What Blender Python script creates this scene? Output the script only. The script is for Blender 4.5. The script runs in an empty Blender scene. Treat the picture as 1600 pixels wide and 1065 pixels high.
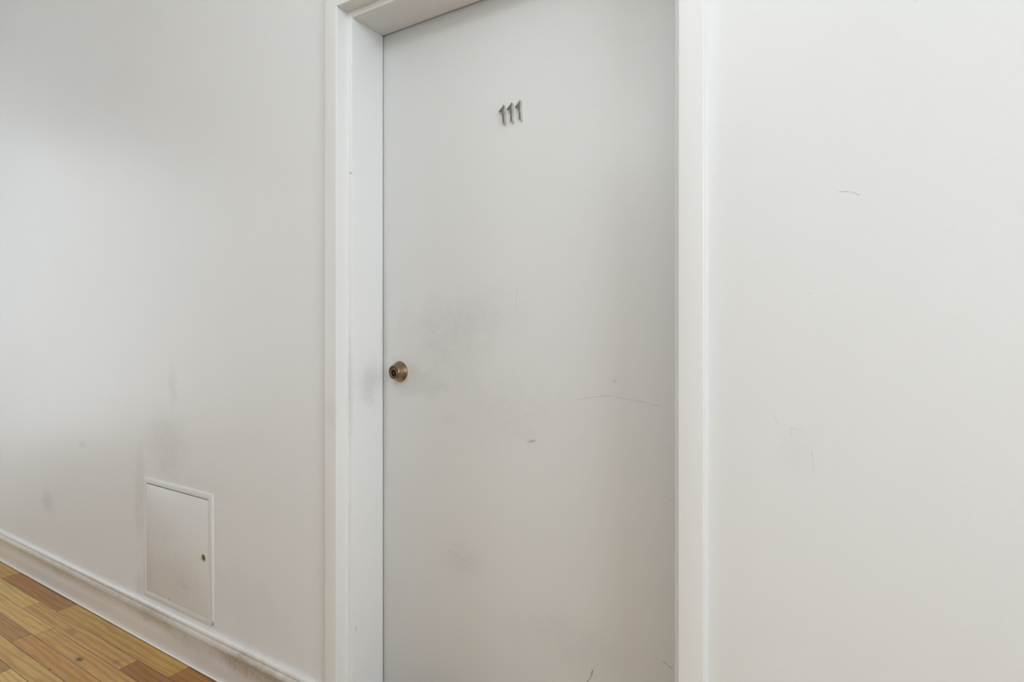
import bpy, bmesh, math, random
from mathutils import Vector

# ------------------------------------------------------------------ camera, world, lights, exposure
S = bpy.context.scene
COL = S.collection
CAM_Y, CAM_Z = -1.154, 1.2351
cam_data = bpy.data.cameras.new('camera')
cam_data.sensor_width = 36.0
cam_data.lens = 873.73 / 1600 * 36.0
cam_data.shift_y = -(532.5 - 509.98) / 1600
cam_data.clip_start = 0.02
cam = bpy.data.objects.new('camera', cam_data)
COL.objects.link(cam)
cam.location = (0, CAM_Y, CAM_Z)
cam.rotation_euler = (math.radians(90), 0, math.radians(30.9498))
S.camera = cam

# room box (interior): the photographed wall is the plane y = 0
RX0, RX1, RY0, RZ1 = -4.6, 2.4, -2.9, 3.1
# windows added for light: openings (y0, y1, z0, z1) in the two end walls; the added ceiling light
ADDED_WIN_R = (-2.6, -0.85, 1.15, 2.95)
ADDED_WIN_L = (-1.6, -0.45, 0.45, 2.50)
ADDED_LAMP = (-0.60, -1.60, 2.70)
DAY = (0.91, 0.985, 1.03)

world = bpy.data.worlds.new('sky')
S.world = world
world.use_nodes = True
wn = world.node_tree
bg = wn.nodes['Background']
bg.inputs['Color'].default_value = (0.80, 0.89, 1.0, 1)
bg.inputs['Strength'].default_value = 0.35


def area(name, loc, rot, sx, sy, power, color):
    d = bpy.data.lights.new(name, 'AREA')
    d.shape = 'RECTANGLE'
    d.size, d.size_y = sx, sy
    d.energy = power
    d.color = color
    o = bpy.data.objects.new(name, d)
    COL.objects.link(o)
    o.location = loc
    o.rotation_euler = rot
    return o


# area lights at two added windows, and the added ceiling lamp; all unseen
area('added_daylight_right', (RX1 + 0.02, (ADDED_WIN_R[0] + ADDED_WIN_R[1]) / 2, (ADDED_WIN_R[2] + ADDED_WIN_R[3]) / 2),
     (0, math.radians(90), 0), ADDED_WIN_R[3] - ADDED_WIN_R[2], ADDED_WIN_R[1] - ADDED_WIN_R[0], 61, DAY)
area('added_daylight_left', (RX0 - 0.02, (ADDED_WIN_L[0] + ADDED_WIN_L[1]) / 2, (ADDED_WIN_L[2] + ADDED_WIN_L[3]) / 2),
     (0, math.radians(-90), 0), ADDED_WIN_L[3] - ADDED_WIN_L[2], ADDED_WIN_L[1] - ADDED_WIN_L[0], 19.0, DAY)
fill_bulb_d = bpy.data.lights.new('added_lamp_light', 'POINT')
fill_bulb_d.energy = 22
fill_bulb_d.color = DAY
fill_bulb_d.shadow_soft_size = 0.18
fill_bulb = bpy.data.objects.new('added_lamp_light', fill_bulb_d)
COL.objects.link(fill_bulb)
fill_bulb.location = ADDED_LAMP

S.view_settings.view_transform = 'Standard'
S.view_settings.look = 'None'
S.view_settings.exposure = 0.0
S.view_settings.gamma = 1.0
S.view_settings.use_curve_mapping = False
S.cycles.use_denoising = True
S.cycles.max_bounces = 16
S.cycles.diffuse_bounces = 10


# ------------------------------------------------------------------ helpers
def link(name, me, parent=None, mat=None, kind=None, label=None, cat=None, group=None):
    o = bpy.data.objects.new(name, me)
    COL.objects.link(o)
    if mat:
        me.materials.append(mat)
    if parent:
        o.parent = parent
        o.matrix_parent_inverse = parent.matrix_world.inverted()
    return props(o, kind, label, cat, group)


def props(o, kind=None, label=None, cat=None, group=None):
    for k, v in (('kind', kind), ('label', label), ('category', cat), ('group', group)):
        if v:
            o[k] = v
    return o


def empty(name, loc, **kw):
    o = bpy.data.objects.new(name, None)
    o.empty_display_size = 0.1
    COL.objects.link(o)
    o.location = loc
    bpy.context.view_layer.update()
    return props(o, **kw)


def to_mesh(bm, name, smooth=None):
    bmesh.ops.recalc_face_normals(bm, faces=bm.faces[:])
    me = bpy.data.meshes.new(name)
    bm.to_mesh(me)
    bm.free()
    if smooth is not None:
        me.shade_smooth()
        me.set_sharp_from_angle(angle=math.radians(smooth))
    return me


def recenter(o):
    """put the origin of a top-level mesh at the middle of its base"""
    me = o.data
    xs = [v.co.x for v in me.vertices]; ys = [v.co.y for v in me.vertices]; zs = [v.co.z for v in me.vertices]
    c = Vector(((min(xs) + max(xs)) / 2, (min(ys) + max(ys)) / 2, min(zs)))
    for v in me.vertices:
        v.co -= c
    o.location = o.location + c
    return o


def add_box(bm, x0, x1, y0, y1, z0, z1, bevel=0.0, seg=2):
    vs = [bm.verts.new((x, y, z)) for x in (x0, x1) for y in (y0, y1) for z in (z0, z1)]
    fs = [(0, 1, 3, 2), (4, 6, 7, 5), (0, 4, 5, 1), (2, 3, 7, 6), (0, 2, 6, 4), (1, 5, 7, 3)]
    faces = [bm.faces.new([vs[i] for i in f]) for f in fs]
    if bevel > 0:
        edges = list({e for f in faces for e in f.edges})
        bmesh.ops.bevel(bm, geom=edges, offset=bevel, segments=seg, profile=0.5, affect='EDGES')
    return faces


def box_mesh(name, *b, bevel=0.0, seg=2):
    bm = bmesh.new()
    add_box(bm, *b, bevel=bevel, seg=seg)
    return to_mesh(bm, name, 40 if bevel else None)


def add_prism(bm, pts3a, pts3b):
    a = [bm.verts.new(p) for p in pts3a]
    b = [bm.verts.new(p) for p in pts3b]
    n = len(a)
    for i in range(n):
        bm.faces.new((a[i], a[(i + 1) % n], b[(i + 1) % n], b[i]))
    bm.faces.new(a)
    bm.faces.new(b[::-1])


def lathe_y(bm, prof, cx, cz, y0, n=48, close_start=False, close_end=True):
    """prof: (radius, distance out of the wall towards the room); axis along -y"""
    rings = []
    for r, d in prof:
        rings.append([bm.verts.new((cx + r * math.cos(2 * math.pi * k / n), y0 - d,
                                    cz + r * math.sin(2 * math.pi * k / n))) for k in range(n)])
    for i in range(len(rings) - 1):
        for k in range(n):
            bm.faces.new((rings[i][k], rings[i][(k + 1) % n], rings[i + 1][(k + 1) % n], rings[i + 1][k]))
    if close_end:
        bm.faces.new(rings[-1])
    if close_start:
        bm.faces.new(rings[0][::-1])


# ------------------------------------------------------------------ materials
def srgb(r, g, b):
    f = lambda c: (c / 255 / 12.92) if c / 255 <= 0.04045 else ((c / 255 + 0.055) / 1.055) ** 2.4
    return (f(r), f(g), f(b), 1)


class NT:
    def __init__(self, name):
        self.m = bpy.data.materials.new(name)
        self.m.use_nodes = True
        self.t = self.m.node_tree
        self.b = self.t.nodes['Principled BSDF']

    def n(self, kind, **kw):
        x = self.t.nodes.new(kind)
        for k, v in kw.items():
            setattr(x, k, v)
        return x

    def l(self, a, b):
        self.t.links.new(a, b)

    def vm(self, op, a, b=None, scale=None):
        x = self.n('ShaderNodeVectorMath', operation=op)
        for i, s in enumerate((a, b)):
            if s is None:
                continue
            if isinstance(s, (tuple, list)):
                x.inputs[i].default_value = s
            else:
                self.l(s, x.inputs[i])
        if scale is not None:
            if isinstance(scale, (int, float)):
                x.inputs['Scale'].default_value = scale
            else:
                self.l(scale, x.inputs['Scale'])
        return x

    def ma(self, op, a, b=None, clamp=False):
        x = self.n('ShaderNodeMath', operation=op)
        x.use_clamp = clamp
        for i, s in enumerate((a, b)):
            if s is None:
                continue
            if isinstance(s, (int, float)):
                x.inputs[i].default_value = s
            else:
                self.l(s, x.inputs[i])
        return x.outputs[0]

    def ramp(self, v, a, b, lo=0.0, hi=1.0, smooth=True):
        x = self.n('ShaderNodeMapRange')
        x.interpolation_type = 'SMOOTHSTEP' if smooth else 'LINEAR'
        self.l(v, x.inputs[0])
        x.inputs[1].default_value, x.inputs[2].default_value = a, b
        x.inputs[3].default_value, x.inputs[4].default_value = lo, hi
        return x.outputs[0]

    def noise(self, vec, scale, detail=3, rough=0.55, dist=0.0):
        x = self.n('ShaderNodeTexNoise')
        self.l(vec, x.inputs['Vector'])
        x.inputs['Scale'].default_value = scale
        x.inputs['Detail'].default_value = detail
        x.inputs['Roughness'].default_value = rough
        x.inputs['Distortion'].default_value = dist
        return x.outputs['Fac']

    def mix(self, fac, a, b):
        x = self.n('ShaderNodeMix', data_type='RGBA')
        for s, i in ((fac, 0), (a, 6), (b, 7)):
            if isinstance(s, (int, float)):
                x.inputs[i].default_value = s
            elif isinstance(s, (tuple, list)):
                x.inputs[i].default_value = s
            else:
                self.l(s, x.inputs[i])
        return x.outputs[2]

    def bump(self, h, strength, dist):
        x = self.n('ShaderNodeBump')
        x.inputs['Strength'].default_value = strength
        x.inputs['Distance'].default_value = dist
        self.l(h, x.inputs['Height'])
        self.l(x.outputs[0], self.b.inputs['Normal'])
        return x


def painted(name, base, rough, blobs=(), lines=(), bump=0.05, bump_scale=260, grime=0.02, spec=0.5, specks=0.0):
    """white paint with its own smudges (blobs: centre, radii, strength, noise scale, colour)
       and scuff lines (polyline, width, strength), all fixed on the surface in world metres"""
    g = NT(name)
    pos = g.n('ShaderNodeNewGeometry').outputs['Position']
    col = base
    big = g.noise(pos, 1.7, 4, 0.6)
    col = g.mix(g.ramp(big, 0.35, 0.75, 0, grime), col, srgb(150, 146, 138))
    for c, r, st, ns, tint in blobs:
        d = g.vm('SUBTRACT', pos, c)
        d = g.vm('MULTIPLY', d.outputs[0], (1 / r[0], 1 / r[1], 1 / r[2]))
        ln = g.vm('LENGTH', d.outputs[0]).outputs['Value']
        nz = g.noise(pos, ns, 5, 0.65)
        k = g.ma('ADD', ln, g.ma('MULTIPLY', g.ma('SUBTRACT', nz, 0.5), 1.3))
        mask = g.ramp(k, 1.0, 0.1, 0, st)
        fine = g.ramp(g.noise(pos, ns * 6, 3, 0.7), 0.3, 0.7, 0.45, 1.0)
        col = g.mix(g.ma('MULTIPLY', mask, fine), col, tint)
    for pts, wid, st, tint in lines:
        wob = g.noise(pos, 90, 2, 0.5)
        for p, q in zip(pts[:-1], pts[1:]):
            ab = tuple(q[i] - p[i] for i in range(3))
            L2 = sum(v * v for v in ab)
            ap = g.vm('SUBTRACT', pos, p).outputs[0]
            t = g.ma('MULTIPLY', g.vm('DOT_PRODUCT', ap, ab).outputs['Value'], 1 / L2, clamp=True)
            pr = g.vm('SCALE', tuple(ab), None, scale=t).outputs[0]
            d = g.vm('LENGTH', g.vm('SUBTRACT', ap, pr).outputs[0]).outputs['Value']
            mask = g.ramp(d, wid, wid * 0.3, 0, st)
            mask = g.ma('MULTIPLY', mask, g.ramp(wob, 0.3, 0.6, 0.3, 1.0))
            col = g.mix(mask, col, tint)
    if specks:
        v = g.n('ShaderNodeTexVoronoi')
        g.l(pos, v.inputs['Vector'])
        v.inputs['Scale'].default_value = 9
        sp = g.ramp(v.outputs['Distance'], 0.030, 0.012, 0, specks)
        col = g.mix(sp, col, srgb(90, 84, 76))
    if isinstance(col, tuple):
        g.b.inputs['Base Color'].default_value = col
    else:
        g.l(col, g.b.inputs['Base Color'])
    g.b.inputs['Roughness'].default_value = rough
    g.b.inputs['Specular IOR Level'].default_value = spec
    if bump:
        g.bump(g.noise(pos, bump_scale, 2, 0.5), bump, 0.0015)
    return g.m


GREY = srgb(92, 88, 82)
DARK = srgb(60, 56, 50)
TAN = srgb(150, 132, 98)
DY = 0.1554                                   # front face of the door leaf
WALL_BASE = (0.73, 0.74, 0.745, 1)

mat_wall = painted('wall_paint', WALL_BASE, 0.42, blobs=[
    ((-2.235, 0, 0.79), (0.20, 1, 0.17), 0.16, 9, GREY),
    ((-2.19, 0, 1.00), (0.05, 1, 0.12), 0.11, 28, GREY),
    ((-2.43, 0, 0.55), (0.055, 1, 0.33), 0.14, 12, GREY),
    ((-3.29, 0, 0.40), (0.09, 1, 0.08), 0.22, 25, GREY),
    ((-2.93, 0, 0.71), (0.05, 1, 0.02), 0.15, 30, GREY),
    ((-2.05, 0, 0.66), (0.35, 1, 0.05), 0.08, 12, TAN),
    ((-2.43, 0, 0.20), (0.05, 1, 0.06), 0.25, 20, TAN),
    ((-1.75, 0, 0.30), (0.30, 1, 0.16), 0.07, 12, GREY),
    ((-0.08, 0, 1.00), (0.05, 1, 0.06), 0.05, 30, GREY),
], lines=[
    ([(-0.0156, 0, 1.4750), (0.001, 0, 1.4740), (0.0088, 0, 1.4715), (0.0180, 0, 1.4655)], 0.0011, 0.42, GREY),
    ([(-0.1175, 0, 1.0692), (-0.112, 0, 1.0493)], 0.0012, 0.14, GREY),
    ([(-0.0905, 0, 1.0335), (-0.0883, 0, 1.0479), (-0.0694, 0, 1.0414)], 0.0012, 0.15, GREY),
    ([(-0.0560, 0, 1.010), (-0.0518, 0, 0.9734)], 0.0016, 0.14, GREY),
    ([(-2.199, 0, 1.05), (-2.196, 0, 0.985)], 0.005, 0.07, GREY),
    ([(-2.456, 0, 0.60), (-2.452, 0, 0.42)], 0.006, 0.10, GREY),
], bump=0.10, bump_scale=330, grime=0.03, specks=0.10)

mat_door = painted('door_paint', (0.69, 0.698, 0.698, 1), 0.38, blobs=[
    ((-1.03, DY, 1.20), (0.22, 1, 0.20), 0.13, 7, GREY),
    ((-0.86, DY, 1.26), (0.16, 1, 0.14), 0.09, 9, GREY),
    ((-1.17, DY, 1.07), (0.10, 1, 0.08), 0.16, 20, GREY),
    ((-1.06, DY, 1.06), (0.10, 1, 0.05), 0.13, 18, GREY),
    ((-0.83, DY, 1.01), (0.30, 1, 0.16), 0.08, 9, GREY),
    ((-0.96, DY, 0.56), (0.12, 1, 0.07), 0.11, 18, GREY),
    ((-0.4915, DY, 1.1012), (0.010, 1, 0.008), 0.30, 40, GREY),
    ((-0.725, DY, 0.929), (0.020, 1, 0.007), 0.40, 40, GREY),
    ((-0.60, DY, 0.42), (0.25, 1, 0.12), 0.08, 10, GREY),
    ((-1.252, DY, 1.10), (0.018, 1, 0.45), 0.20, 14, srgb(120, 110, 96)),
], lines=[
    ([(-0.5945, DY, 1.047), (-0.5506, DY, 1.058), (-0.5081, DY, 1.064), (-0.4269, DY, 1.0553), (-0.3744, DY, 1.0469)], 0.0015, 0.26, GREY),
    ([(-0.741, DY, 0.9215), (-0.7117, DY, 0.9330)], 0.0022, 0.35, GREY),
    ([(-0.7751, DY, 1.2873), (-0.767, DY, 1.3393)], 0.0016, 0.20, GREY),
    ([(-0.5490, DY, 0.372), (-0.5530, DY, 0.355), (-0.5640, DY, 0.337)], 0.0022, 0.75, DARK),
    ([(-0.3495, DY, 0.438), (-0.3714, DY, 0.4486)], 0.0011, 0.75, DARK),
    ([(-1.004, DY, 0.580), (-0.9238, DY, 0.5583)], 0.0018, 0.22, GREY),
], bump=0.05, bump_scale=240, grime=0.03, specks=0.12)

mat_frame = painted('frame_paint', (0.735, 0.74, 0.74, 1), 0.42, blobs=[
    ((-1.259, 0.092, 1.06), (0.02, 0.060, 0.10), 0.20, 22, GREY),
    ((-1.259, 0.150, 1.18), (0.02, 0.010, 0.25), 0.16, 20, TAN),
    ((-1.259, 0.021, 1.69), (0.02, 0.006, 0.006), 0.70, 60, DARK),
    ((-1.259, 0.039, 0.333), (0.02, 0.006, 0.009), 0.50, 60, DARK),
    ((-1.264, 0.022, 1.05), (0.02, 0.010, 0.20), 0.18, 30, GREY),
    ((-1.30, -0.02, 0.98), (0.04, 0.02, 0.06), 0.12, 25, GREY),
], bump=0.03, bump_scale=180, grime=0.03, specks=0.10)

mat_base = painted('baseboard_paint', (0.715, 0.70, 0.68, 1), 0.36, blobs=[
    ((-3.15, -0.015, 0.115), (0.60, 1, 0.040), 0.38, 14, TAN),
    ((-2.30, -0.015, 0.115), (0.28, 1, 0.045), 0.50, 18, TAN),
    ((-2.55, -0.015, 0.138), (0.80, 1, 0.022), 0.42, 12, TAN),
    ((-1.72, -0.015, 0.105), (0.25, 1, 0.060), 0.72, 16, TAN),
    ((-1.50, -0.015, 0.100), (0.22, 1, 0.06), 0.62, 14, TAN),
    ((-2.05, -0.015, 0.08), (0.20, 1, 0.03), 0.25, 25, GREY),
], lines=[
    ([(-2.409, -0.012, 0.162), (-2.416, -0.012, 0.166)], 0.006, 0.75, DARK),
    ([(-1.795, -0.012, 0.158), (-1.782, -0.016, 0.10)], 0.003, 0.35, TAN),
], bump=0.05, bump_scale=160, grime=0.05, specks=0.15)

mat_panel = painted('panel_paint', (0.71, 0.716, 0.718, 1), 0.34, blobs=[
    ((-2.15, -0.005, 0.31), (0.20, 1, 0.12), 0.12, 40, GREY),
    ((-2.10, -0.005, 0.275), (0.04, 1, 0.02), 0.22, 30, TAN),
    ((-2.20, -0.005, 0.207), (0.012, 1, 0.008), 0.45, 50, DARK),
    ((-1.9215, -0.005, 0.186), (0.004, 0.01, 0.012), 0.85, 90, DARK),
    ((-2.23, -0.005, 0.44), (0.10, 1, 0.12), 0.06, 40, GREY),
], bump=0.06, bump_scale=260, grime=0.03, specks=0.16)

mat_ceiling = painted('ceiling_paint', (0.82, 0.815, 0.80, 1), 0.8, bump=0.05)


def metal(name, color, rough, rvar=0.08, scale=120, tint=None):
    g = NT(name)
    pos = g.n('ShaderNodeNewGeometry').outputs['Position']
    nz = g.noise(pos, scale, 4, 0.6)
    g.b.inputs['Metallic'].default_value = 1.0
    c2 = tint or tuple(v * 0.78 for v in color[:3]) + (1,)
    g.l(g.mix(g.ramp(nz, 0.35, 0.7), color, c2), g.b.inputs['Base Color'])
    g.l(g.ramp(nz, 0.3, 0.7, rough - rvar, rough + rvar), g.b.inputs['Roughness'])
    return g.m


mat_bronze = metal('worn_bronze', (0.34, 0.25, 0.175, 1), 0.27, 0.04, 45, tint=(0.28, 0.195, 0.12, 1))
mat_bronze_dark = metal('tarnished_bronze', (0.21, 0.15, 0.09, 1), 0.40, tint=(0.10, 0.065, 0.035, 1))
mat_keycore = painted('dark_key_core', srgb(30, 21, 14), 0.6, bump=0.0, spec=0.1)
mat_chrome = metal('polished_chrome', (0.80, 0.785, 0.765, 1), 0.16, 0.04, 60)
mat_chrome_dark_reflection = metal('chrome_dark_reflection', (0.31, 0.30, 0.288, 1), 0.28, 0.05, 90)  # numeral fronts: reflection of a dark room put into the metal colour
mat_brass = metal('dull_brass', (0.42, 0.31, 0.15, 1), 0.38, tint=(0.22, 0.15, 0.07, 1))
mat_putty = painted('putty_cream', srgb(205, 192, 172), 0.6, bump=0.1, grime=0.1)
mat_black = painted('dark_hole', srgb(40, 33, 24), 0.7, bump=0.0)
mat_dark_gap = painted('raw_frame_inside', srgb(96, 86, 78), 0.8, bump=0.0)

# wood: one material; each plank carries its own tone in the object colour
g = NT('oak_strip_floor')
oi = g.n('ShaderNodeObjectInfo')
pos = g.n('ShaderNodeNewGeometry')
seed = g.ma('ADD', oi.outputs['Random'], pos.outputs['Random Per Island'])
off = g.n('ShaderNodeCombineXYZ')
g.l(g.ma('MULTIPLY', seed, 37.0), off.inputs[0])
g.l(g.ma('MULTIPLY', seed, 53.0), off.inputs[1])
g.l(g.ma('MULTIPLY', seed, 11.0), off.inputs[2])
pv = g.vm('ADD', pos.outputs['Position'], off.outputs[0]).outputs[0]
fine = g.noise(g.vm('MULTIPLY', pv, (7.0, 130.0, 7.0)).outputs[0], 1.0, 5, 0.6, 0.4)
wave = g.n('ShaderNodeTexWave')
wave.wave_type = 'BANDS'
wave.bands_direction = 'Y'
g.l(g.vm('MULTIPLY', pv, (1.9, 24.0, 1.0)).outputs[0], wave.inputs['Vector'])
wave.inputs['Scale'].default_value = 0.55
wave.inputs['Distortion'].default_value = 8.0
wave.inputs['Detail'].default_value = 2.5
wave.inputs['Detail Scale'].default_value = 1.6
patch = g.noise(g.vm('MULTIPLY', pv, (5.0, 18.0, 1.0)).outputs[0], 1.0, 3, 0.5)
base = oi.outputs['Color']
dark = g.n('ShaderNodeMix', data_type='RGBA', blend_type='MULTIPLY')
dark.inputs[0].default_value = 1.0
g.l(base, dark.inputs[6])
dark.inputs[7].default_value = (0.60, 0.50, 0.40, 1)
c = g.mix(g.ramp(wave.outputs['Fac'], 0.45, 0.95, 0.0, 0.52), base, dark.outputs[2])
c = g.mix(g.ramp(fine, 0.45, 0.75, 0.0, 0.50), c, dark.outputs[2])
c = g.mix(g.ramp(patch, 0.5, 0.75, 0.0, 0.38), c, dark.outputs[2])
# the knots the photograph shows
for kc, kr, ks in (((-2.445, -0.200, 0), (0.030, 0.014, 1), 0.9), ((-2.70, -0.130, 0), (0.06, 0.018, 1), 0.35),
                   ((-2.467, -0.282, 0), (0.010, 0.006, 1), 0.8), ((-2.31, -0.135, 0), (0.03, 0.016, 1), 0.35)):
    d = g.vm('MULTIPLY', g.vm('SUBTRACT', pos.outputs['Position'], kc).outputs[0], (1 / kr[0], 1 / kr[1], 0))
    ln = g.vm('LENGTH', d.outputs[0]).outputs['Value']
    ln = g.ma('ADD', ln, g.ma('MULTIPLY', g.ma('SUBTRACT', fine, 0.5), 0.9))
    c = g.mix(g.ramp(ln, 1.0, 0.25, 0, ks), c, srgb(70, 40, 18))
# old dirt packed in the joints between the strips
sx = g.n('ShaderNodeSeparateXYZ')
g.l(pos.outputs['Position'], sx.inputs[0])
c = g.mix(g.ramp(sx.outputs[2], -0.0001, -0.0010, 0.0, 0.65), c, srgb(62, 42, 24))
g.l(c, g.b.inputs['Base Color'])
g.l(g.ramp(fine, 0.3, 0.7, 0.30, 0.44), g.b.inputs['Roughness'])
g.bump(fine, 0.08, 0.001)
mat_wood = g.m

# ------------------------------------------------------------------ the room shell
XL, XR, ZT = -1.2768, -0.2919, 2.1683          # returns of the steel frame: left, right, head
FW, FP, ST = 0.051, 0.020, 0.0175               # face width, projection from the wall, stop width
Y1, Y2 = 0.0227, 0.1518                         # stop front, stop back
OX0, OX1, OZ = XL - FW - 0.003, XR + FW + 0.003, ZT + FW + 0.003

bm = bmesh.new()
# the photographed wall, one surface with the doorway cut out, 0.28 m thick
ring_o = [(RX0 - 0.2, 0), (OX0, 0), (OX0, OZ), (OX1, OZ), (OX1, 0), (RX1 + 0.2, 0), (RX1 + 0.2, RZ1 + 0.15), (RX0 - 0.2, RZ1 + 0.15)]
add_prism(bm, [(x, 0, z) for x, z in ring_o], [(x, 0.28, z) for x, z in ring_o])
link('wall_back', to_mesh(bm, 'wall_back'), mat=mat_wall, kind='structure',
     label='white painted wall around the door, smudged above the small hatch')


def wall_with_window(name, axis, t0, t1, a0, a1, win, label):
    """axis 0: wall normal to x; axis 1: wall normal to y"""
    w0, w1, z0, z1 = win
    bm = bmesh.new()
    for p0, p1, q0, q1 in ((a0, w0, 0, RZ1), (w1, a1, 0, RZ1), (w0, w1, 0, z0), (w0, w1, z1, RZ1)):
        if axis == 0:
            add_box(bm, t0, t1, p0, p1, q0, q1)
        else:
            add_box(bm, p0, p1, t0, t1, q0, q1)
    return link(name, to_mesh(bm, name), mat=mat_wall, kind='structure', label=label)


wall_with_window('wall_right', 0, RX1, RX1 + 0.2, RY0, 0, ADDED_WIN_R, 'white end wall with an added wide window, right of the camera')
wall_with_window('wall_left', 0, RX0 - 0.2, RX0, RY0, 0, ADDED_WIN_L, 'white end wall with an added narrower window, far left')
link('wall_front', box_mesh('wall_front', RX0 - 0.2, RX1 + 0.2, RY0 - 0.2, RY0, 0, RZ1), mat=mat_wall,
     kind='structure', label='plain white wall behind the camera')
link('ceiling', box_mesh('ceiling', RX0 - 0.2, RX1 + 0.2, RY0 - 0.2, 0, RZ1, RZ1 + 0.15), mat=mat_ceiling,
     kind='structure', label='flat white ceiling above the hallway')


def window(name, axis, t, win, label):
    w0, w1, z0, z1 = win
    mid = (w0 + w1) / 2
    root = empty(name, (t, mid, z0) if axis == 0 else (mid, t, z0), kind='structure', label=label)
    k = 0.045

    def bx(bm, h, p0, p1, q0, q1):
        if axis == 0:
            add_box(bm, t - h, t + h, p0, p1, q0, q1)
        else:
            add_box(bm, p0, p1, t - h, t + h, q0, q1)
    bm = bmesh.new()
    bx(bm, 0.03, w0, w0 + k, z0, z1)
    bx(bm, 0.03, w1 - k, w1, z0, z1)
    bx(bm, 0.03, w0 + k, w1 - k, z0, z0 + k)
    bx(bm, 0.03, w0 + k, w1 - k, z1 - k, z1)
    link('window_frame', to_mesh(bm, 'window_frame'), root, mat_frame)
    zm = (z0 + z1) / 2
    bm = bmesh.new()
    bx(bm, 0.02, w0 + k, w1 - k, zm - 0.02, zm + 0.02)
    link('rail', to_mesh(bm, 'rail'), root, mat_frame)


window('added_window_1', 0, RX1 + 0.08, ADDED_WIN_R, 'wide window added for light in the right end wall')  # both windows are added, to bring light into the room
window('added_window_2', 0, RX0 - 0.08, ADDED_WIN_L, 'narrower window added for light in the left end wall')

# unseen ceiling lamp, added as fill light: white canopy and short rod
lamp = empty('added_ceiling_lamp', (ADDED_LAMP[0], ADDED_LAMP[1], RZ1), label='white ceiling lamp added for light, hanging on a short rod behind the camera', cat='added lamp')
bm = bmesh.new()
bmesh.ops.create_cone(bm, cap_ends=True, segments=32, radius1=0.055, radius2=0.065, depth=0.03)
bmesh.ops.translate(bm, verts=bm.verts, vec=(ADDED_LAMP[0], ADDED_LAMP[1], RZ1 - 0.015))
link('canopy', to_mesh(bm, 'canopy', 40), lamp, mat_frame)
bm = bmesh.new()
bmesh.ops.create_cone(bm, cap_ends=True, segments=16, radius1=0.009, radius2=0.009, depth=0.29)
bmesh.ops.translate(bm, verts=bm.verts, vec=(ADDED_LAMP[0], ADDED_LAMP[1], RZ1 - 0.155))
link('rod', to_mesh(bm, 'rod', 40), lamp, mat_frame)

# ------------------------------------------------------------------ floor of oak strips
floor = empty('floor', (-1.1, -1.6, 0), kind='structure', label='honey oak strip floor running along the wall')
link('subfloor', box_mesh('subfloor', RX0 - 0.2, RX1 + 0.2, RY0 - 0.2, 0.30, -0.10, -0.018), floor, mat_dark_gap)

P = 0.06545
E0 = -0.0885
edges = [-0.008, E0] + [E0 - P * k for k in range(1, 60)]


def lin(r, g_, b, k=0.72):
    return tuple(min(0.9, v / (k * q)) for v, q in zip(srgb(r, g_, b)[:3], (1.06, 0.98, 1.06))) + (1,)


G_GOLD, G_RED, G_PALE = (166, 125, 66), (143, 95, 46), (182, 147, 90)
G_MID, G_BROWN, G_HON = (172, 128, 76), (150, 110, 64), (176, 136, 80)
known = {                                       # joints seen in the photograph, and tones between them
    0: ([-3.562, -2.943, -2.050], [G_GOLD, G_RED, G_GOLD, (143, 94, 42)]),
    1: ([-3.105, -2.252], [G_PALE, G_MID, (138, 90, 44)]),
    2: ([-2.7945], [(182, 143, 84), G_MID]),
    3: ([-2.8155], [G_BROWN, (168, 120, 66)]),
    4: ([], [G_HON]),
    5: ([-2.593], [(154, 116, 68), G_PALE]),
}
tones = [G_GOLD, G_RED, G_PALE, G_MID, G_BROWN, G_HON, (178, 138, 84), (165, 118, 66)]
rnd = random.Random(7)
plank_meshes = {}


def plank_mesh(x0, x1, ya, yb):
    gp, bv, zt = 0.0006, 0.0012, 0.0
    bm = bmesh.new()
    xa, xb, y0, y1 = x0 + gp, x1 - gp, yb + gp, ya - gp
    lo = [bm.verts.new(p) for p in ((xa, y0, -0.018), (xb, y0, -0.018), (xb, y1, -0.018), (xa, y1, -0.018))]
    mi = [bm.verts.new(p) for p in ((xa, y0, zt - bv), (xb, y0, zt - bv), (xb, y1, zt - bv), (xa, y1, zt - bv))]
    to = [bm.verts.new(p) for p in ((xa + bv, y0 + bv, zt), (xb - bv, y0 + bv, zt), (xb - bv, y1 - bv, zt), (xa + bv, y1 - bv, zt))]
    for a, b in ((lo, mi), (mi, to)):
        for i in range(4):
            bm.faces.new((a[i], a[(i + 1) % 4], b[(i + 1) % 4], b[i]))
    bm.faces.new(to)
    return bm


NROW = 16
for r in range(NROW):
    ya, yb = edges[r], edges[r + 1]
    jts, cols = known.get(r, ([], None))
    xs = list(jts)
    if cols is None:
        xs = [-2.6 + rnd.uniform(-0.5, 0.5)]
    # carry the row on to both sides with strips of random length
    left, right = [], []
    x = xs[0] if xs else -2.95 - rnd.uniform(0, 0.2)
    if not xs:
        xs = [x, x + 0.95]
        cols = [G_BROWN, G_HON, G_MID]
    while x > RX0 + 0.12:
        x -= rnd.uniform(0.45, 0.95)
        left.insert(0, max(x, RX0))
    x = xs[-1]
    first = True
    while x < 0.6:
        x += rnd.uniform(0.72, 0.95) if first else rnd.uniform(0.45, 0.95)
        first = False
        right.append(x)
    allx = left + xs + right
    if allx[0] > RX0:
        allx.insert(0, RX0)
    for i in range(len(allx) - 1):
        x0, x1 = allx[i], allx[i + 1]
        if x1 - x0 < 0.02:
            continue
        mid_i = i - len(left) + 1 if allx[0] == left[0] else i - len(left)
        if cols and 0 <= mid_i < len(cols):
            tone = cols[mid_i]
        else:
            tone = rnd.choice(tones)
        o = link('plank', to_mesh(plank_mesh(x0, x1, ya, yb), 'plank'), floor, mat_wood)
        o.color = lin(*tone)
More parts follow.
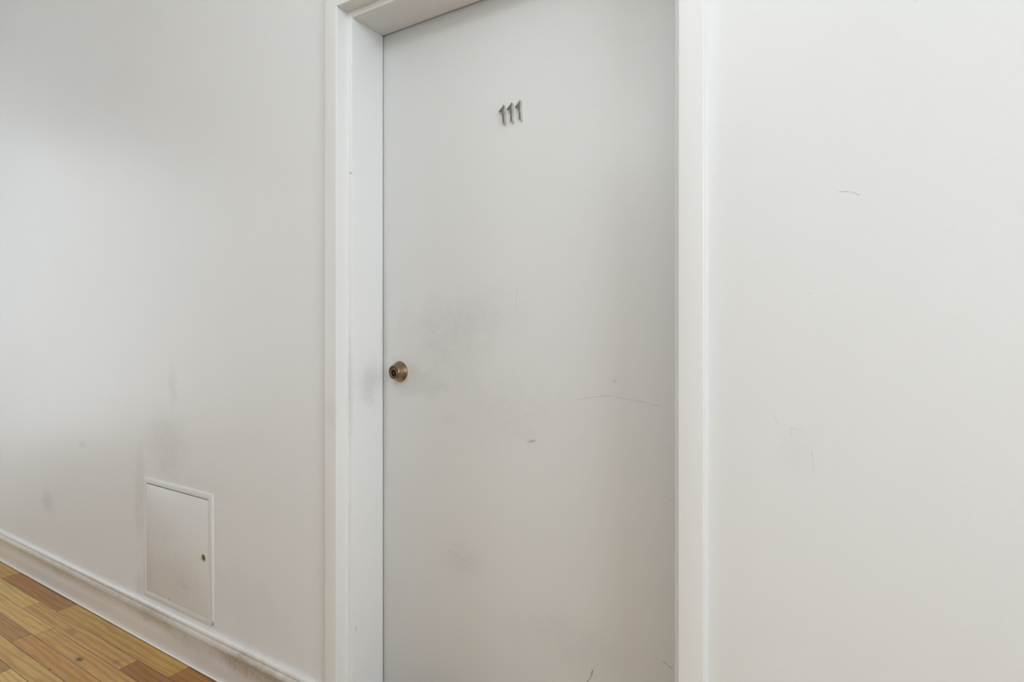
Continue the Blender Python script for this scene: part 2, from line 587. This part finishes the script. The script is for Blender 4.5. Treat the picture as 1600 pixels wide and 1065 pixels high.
# the rest of the room's floor, behind the camera and to its right: joined
bm = bmesh.new()
for r in range(len(edges) - 1):
    ya, yb = edges[r], edges[r + 1]
    if yb < RY0:
        break
    x = RX0 if r >= NROW else None
    if x is None:
        continue
    while x < RX1:
        x1 = min(RX1, x + rnd.uniform(0.5, 1.0))
        b2 = plank_mesh(x, x1, ya, yb)
        tmp = bpy.data.meshes.new('t'); b2.to_mesh(tmp); b2.free(); bm.from_mesh(tmp); bpy.data.meshes.remove(tmp)
        x = x1
for r in range(NROW):
    b2 = plank_mesh(1.75, RX1, edges[r], edges[r + 1])
    tmp = bpy.data.meshes.new('t'); b2.to_mesh(tmp); b2.free(); bm.from_mesh(tmp); bpy.data.meshes.remove(tmp)
o = link('distant_planks', to_mesh(bm, 'distant_planks'), floor, mat_wood, kind='stuff')
o.color = lin(*G_MID)

# ------------------------------------------------------------------ baseboards
prof = [(0.0, 0.0025), (-0.0158, 0.0025), (-0.0160, 0.0045), (-0.0130, 0.0062), (-0.0108, 0.0110), (-0.0112, 0.024), (-0.0130, 0.042), (-0.0146, 0.058), (-0.0155, 0.072), (-0.0155, 0.1150), (-0.0168, 0.1170), (-0.0180, 0.1195),
        (-0.0184, 0.1270), (-0.0172, 0.1345), (-0.0150, 0.1390), (-0.0105, 0.1400), (-0.0105, 0.1424),
        (-0.0140, 0.1435), (-0.0140, 0.1480), (-0.0120, 0.1530), (-0.0080, 0.1568), (-0.0045, 0.1580), (0.0, 0.1584)]


def baseboard(name, x0, x1, label):
    bm = bmesh.new()
    add_prism(bm, [(x0, y, z) for y, z in prof], [(x1, y, z) for y, z in prof])
    link(name, to_mesh(bm, name, 35), mat=mat_base, kind='structure', label=label)


baseboard('baseboard_left', RX0, XL - FW, 'stained white moulded baseboard left of the door')
baseboard('baseboard_right', XR + FW, RX1, 'white moulded baseboard right of the door')

# ------------------------------------------------------------------ steel door frame, mitred at the corners
frame = empty('trim_1', ((XL + XR) / 2, 0, 0), kind='structure', label='white painted steel door frame with a rebated stop')


def arc(cu, cy, r, a0, a1, n=4):
    return [(cu + r * math.cos(math.radians(a0 + (a1 - a0) * i / n)), cy + r * math.sin(math.radians(a0 + (a1 - a0) * i / n)))
            for i in range(n + 1)]


def frame_profile(stop_back):
    R = 0.003
    p = [(FW + 0.005, 0.06)] + arc(FW + 0.005, -0.005, 0.005, 90, 180, 5)
    p += arc(FW - R, -FP + R, R, 0, -90)
    p += arc(R, -FP + R, R, -90, -180)
    p += [(0, Y1 - 0.002), (-0.0006, Y1 - 0.0006), (-0.002, Y1)]
    p += arc(-ST + R, Y1 + R, R, -90, -180)
    p += [(-ST, stop_back), (0.001, stop_back), (0.001, 0.21), (FW + 0.005, 0.21)]
    return p


def jamb_pts(p, side, top):
    out = []
    for u, y in p:
        x = XL - u if side < 0 else XR + u
        out.append((x, y, ZT + u if top else 0.0))
    return out


pj = frame_profile(Y2)
ph = frame_profile(Y2 - 0.005)
for side, lab in ((-1, None), (1, None)):
    bm = bmesh.new()
    add_prism(bm, jamb_pts(pj, side, False), jamb_pts(pj, side, True))
    link('jamb', to_mesh(bm, 'jamb', 50), frame, mat_frame)
bm = bmesh.new()
add_prism(bm, [(XL - u, y, ZT + u) for u, y in ph], [(XR + u, y, ZT + u) for u, y in ph])
link('head', to_mesh(bm, 'head', 50), frame, mat_frame)

# ------------------------------------------------------------------ door
door = empty('door_1', ((XL + XR) / 2, DY, 0), kind='structure', label='flat white flush door with smudges and a bronze lock')
link('door_leaf', box_mesh('door_leaf', XL + 0.003, XR - 0.003, DY, DY + 0.045, 0.008, ZT - 0.004, bevel=0.0012), door, mat_door)

LX, LZ = -1.1894, 1.0956
lock = empty('lock', (LX, DY, LZ), label='round worn bronze lock cylinder on the door')
lock.parent = door
lock.matrix_parent_inverse = door.matrix_world.inverted()
bpy.context.view_layer.update()
bm = bmesh.new()
lathe_y(bm, [(0.0322, -0.002), (0.0325, 0.0015), (0.0318, 0.0040), (0.0300, 0.0062), (0.0222, 0.0262), (0.0212, 0.0288), (0.0200, 0.0300),
             (0.0186, 0.0300), (0.0178, 0.0288), (0.0176, 0.0268)], LX, LZ, DY, 64, close_end=False)
link('collar', to_mesh(bm, 'collar', 35), lock, mat_bronze)
bm = bmesh.new()
lathe_y(bm, [(0.0178, 0.020), (0.0178, 0.0275), (0.0168, 0.0285), (0.0150, 0.0287)], LX, LZ, DY, 48, close_start=True)
link('lock_face', to_mesh(bm, 'lock_face', 35), lock, mat_bronze_dark)
bm = bmesh.new()
lathe_y(bm, [(0.0132, 0.027), (0.0132, 0.0294), (0.0127, 0.0300), (0.0116, 0.0300), (0.0110, 0.0294)], LX, LZ - 0.0032, DY, 40, close_end=False)
link('core_ring', to_mesh(bm, 'core_ring', 35), lock, mat_bronze)
bm = bmesh.new()
lathe_y(bm, [(0.0112, 0.026), (0.0112, 0.0290), (0.0104, 0.0295)], LX, LZ - 0.0032, DY, 40, close_start=True)
link('key_core', to_mesh(bm, 'key_core', 35), lock, mat_keycore)
link('keyhole', box_mesh('keyhole', LX - 0.0013, LX + 0.0013, DY - 0.0302, DY - 0.0285, LZ - 0.0032 - 0.0048, LZ - 0.0032 + 0.0048, bevel=0.0005, seg=1),
     lock, mat_bronze_dark)
# ridge of old paint left round the collar, widest at the lower right
bm = bmesh.new()
n = 64
inner, outer, top = [], [], []
for k in range(n):
    a = 2 * math.pi * k / n
    wob = 0.0006 * math.sin(5 * a) + 0.0004 * math.sin(11 * a + 1)
    w = 0.0022 + 0.0030 * max(0.0, math.cos(a + math.radians(38))) + wob
    r0 = 0.0310
    r1 = 0.0322 + w
    inner.append(bm.verts.new((LX + r0 * math.cos(a), DY - 0.0022, LZ + r0 * math.sin(a))))
    top.append(bm.verts.new((LX + (r1 - 0.001) * math.cos(a), DY - 0.0020, LZ + (r1 - 0.001) * math.sin(a))))
    outer.append(bm.verts.new((LX + r1 * math.cos(a), DY + 0.0005, LZ + r1 * math.sin(a))))
for k in range(n):
    j = (k + 1) % n
    bm.faces.new((inner[k], inner[j], top[j], top[k]))
    bm.faces.new((top[k], top[j], outer[j], outer[k]))
link('paint_ridge', to_mesh(bm, 'paint_ridge', 60), lock, mat_putty, label='cream ridge of old paint round the collar')

# ------------------------------------------------------------------ the number 111
one = [(0.0, 0.0), (-0.0064, 0.0), (-0.0062, 0.0335), (-0.0090, 0.0330), (-0.0135, 0.0325), (-0.0165, 0.0335), (-0.0175, 0.0360),
       (-0.0172, 0.0390), (-0.0150, 0.0405), (-0.0110, 0.0415), (-0.0080, 0.0435), (-0.0062, 0.0470), (-0.0052, 0.0500),
       (-0.0035, 0.0520), (-0.0010, 0.0520), (0.0, 0.0510)]
bm = bmesh.new()
add_prism(bm, [(x, 0, z) for x, z in one], [(x, -0.010, z) for x, z in one])
front = [f for f in bm.faces if all(abs(v.co.y + 0.010) < 1e-6 for v in f.verts)]
bmesh.ops.bevel(bm, geom=[e for f in front for e in f.edges], offset=0.0012, segments=3, profile=0.5, affect='EDGES')
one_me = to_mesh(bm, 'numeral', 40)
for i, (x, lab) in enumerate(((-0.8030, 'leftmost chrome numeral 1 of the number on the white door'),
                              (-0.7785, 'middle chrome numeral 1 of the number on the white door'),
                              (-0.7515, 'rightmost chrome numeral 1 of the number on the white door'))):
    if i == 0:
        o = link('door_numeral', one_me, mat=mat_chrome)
        one_me.materials.append(mat_chrome_dark_reflection)
        for p in one_me.polygons:             # face colour darkened as if mirroring a dark room, edges plain chrome
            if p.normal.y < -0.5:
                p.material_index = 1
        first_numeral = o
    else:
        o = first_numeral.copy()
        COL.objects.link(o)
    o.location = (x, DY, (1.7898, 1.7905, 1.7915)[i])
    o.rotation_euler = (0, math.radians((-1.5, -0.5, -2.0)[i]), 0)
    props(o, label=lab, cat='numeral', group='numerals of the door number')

# ------------------------------------------------------------------ access panel near the floor
PX0, PX1, PZ0, PZ1 = -2.3877, -1.9205, 0.1760, 0.6425
IX0, IX1, IZ0, IZ1 = -2.3680, -1.9480, 0.1980, 0.6205
ap = empty('access_panel', ((PX0 + PX1) / 2, 0, PZ0),
           label='small square white access hatch low on the wall above the baseboard', cat='access panel')
bm = bmesh.new()
T = 0.0065


def add_ring(bm, o, i, rows):
    """rectangular frame from outer rectangle o to inner i; rows: (t across from 0 outer to 1 inner, y)"""
    loops = []
    for t, y in rows:
        x0 = o[0] + (i[0] - o[0]) * t; x1 = o[1] + (i[1] - o[1]) * t
        z0 = o[2] + (i[2] - o[2]) * t; z1 = o[3] + (i[3] - o[3]) * t
        loops.append([bm.verts.new(p) for p in ((x0, y, z0), (x1, y, z0), (x1, y, z1), (x0, y, z1))])
    for a, b in zip(loops[:-1], loops[1:]):
        for k in range(4):
            bm.faces.new((a[k], a[(k + 1) % 4], b[(k + 1) % 4], b[k]))


add_ring(bm, (PX0, PX1, PZ0, PZ1), (IX0, IX1, IZ0, IZ1),
         [(0.0, 0.001), (0.0, -T + 0.003), (0.05, -T + 0.001), (0.14, -T), (0.93, -T + 0.0005), (1.0, -T + 0.0015), (1.0, 0.0005)])
link('frame', to_mesh(bm, 'frame', 50), ap, mat_panel)
link('backing', box_mesh('backing', IX0 - 0.002, IX1 + 0.002, -0.0016, -0.0002, IZ0 - 0.002, IZ1 + 0.002), ap, mat_dark_gap)
CX, CZ = -1.9746, 0.409
link('panel_door', box_mesh('panel_door', IX0 + 0.0006, IX1 - 0.0006, -0.0058, -0.0018, IZ0 + 0.0010, IZ1 - 0.0034, bevel=0.0008), ap, mat_panel)
cl = empty('cam_lock', (CX, -0.0058, CZ), label='small brass cam lock with a dark slot')
cl.parent = ap
cl.matrix_parent_inverse = ap.matrix_world.inverted()
bpy.context.view_layer.update()
bm = bmesh.new()
lathe_y(bm, [(0.0150, -0.0005), (0.0150, 0.0008), (0.0138, 0.0016), (0.0112, 0.0016), (0.0104, 0.0006)], CX, CZ, -0.0058, 32, close_end=False)
link('rim', to_mesh(bm, 'rim', 40), cl, mat_putty)
bm = bmesh.new()
lathe_y(bm, [(0.0108, -0.0004), (0.0108, 0.0006)], CX, CZ, -0.0058, 32, close_start=True)
link('hole', to_mesh(bm, 'hole', 40), cl, mat_black)
bm = bmesh.new()
pts = [(-0.0075, -0.006), (-0.002, -0.0098), (0.0035, -0.0085), (0.0030, 0.001), (-0.001, 0.0085), (-0.0060, 0.007), (-0.0085, 0.001)]
add_prism(bm, [(CX + x, -0.0058, CZ + z) for x, z in pts], [(CX + x * 0.9, -0.0078, CZ + z * 0.9) for x, z in pts])
link('cam', to_mesh(bm, 'cam'), cl, mat_brass)
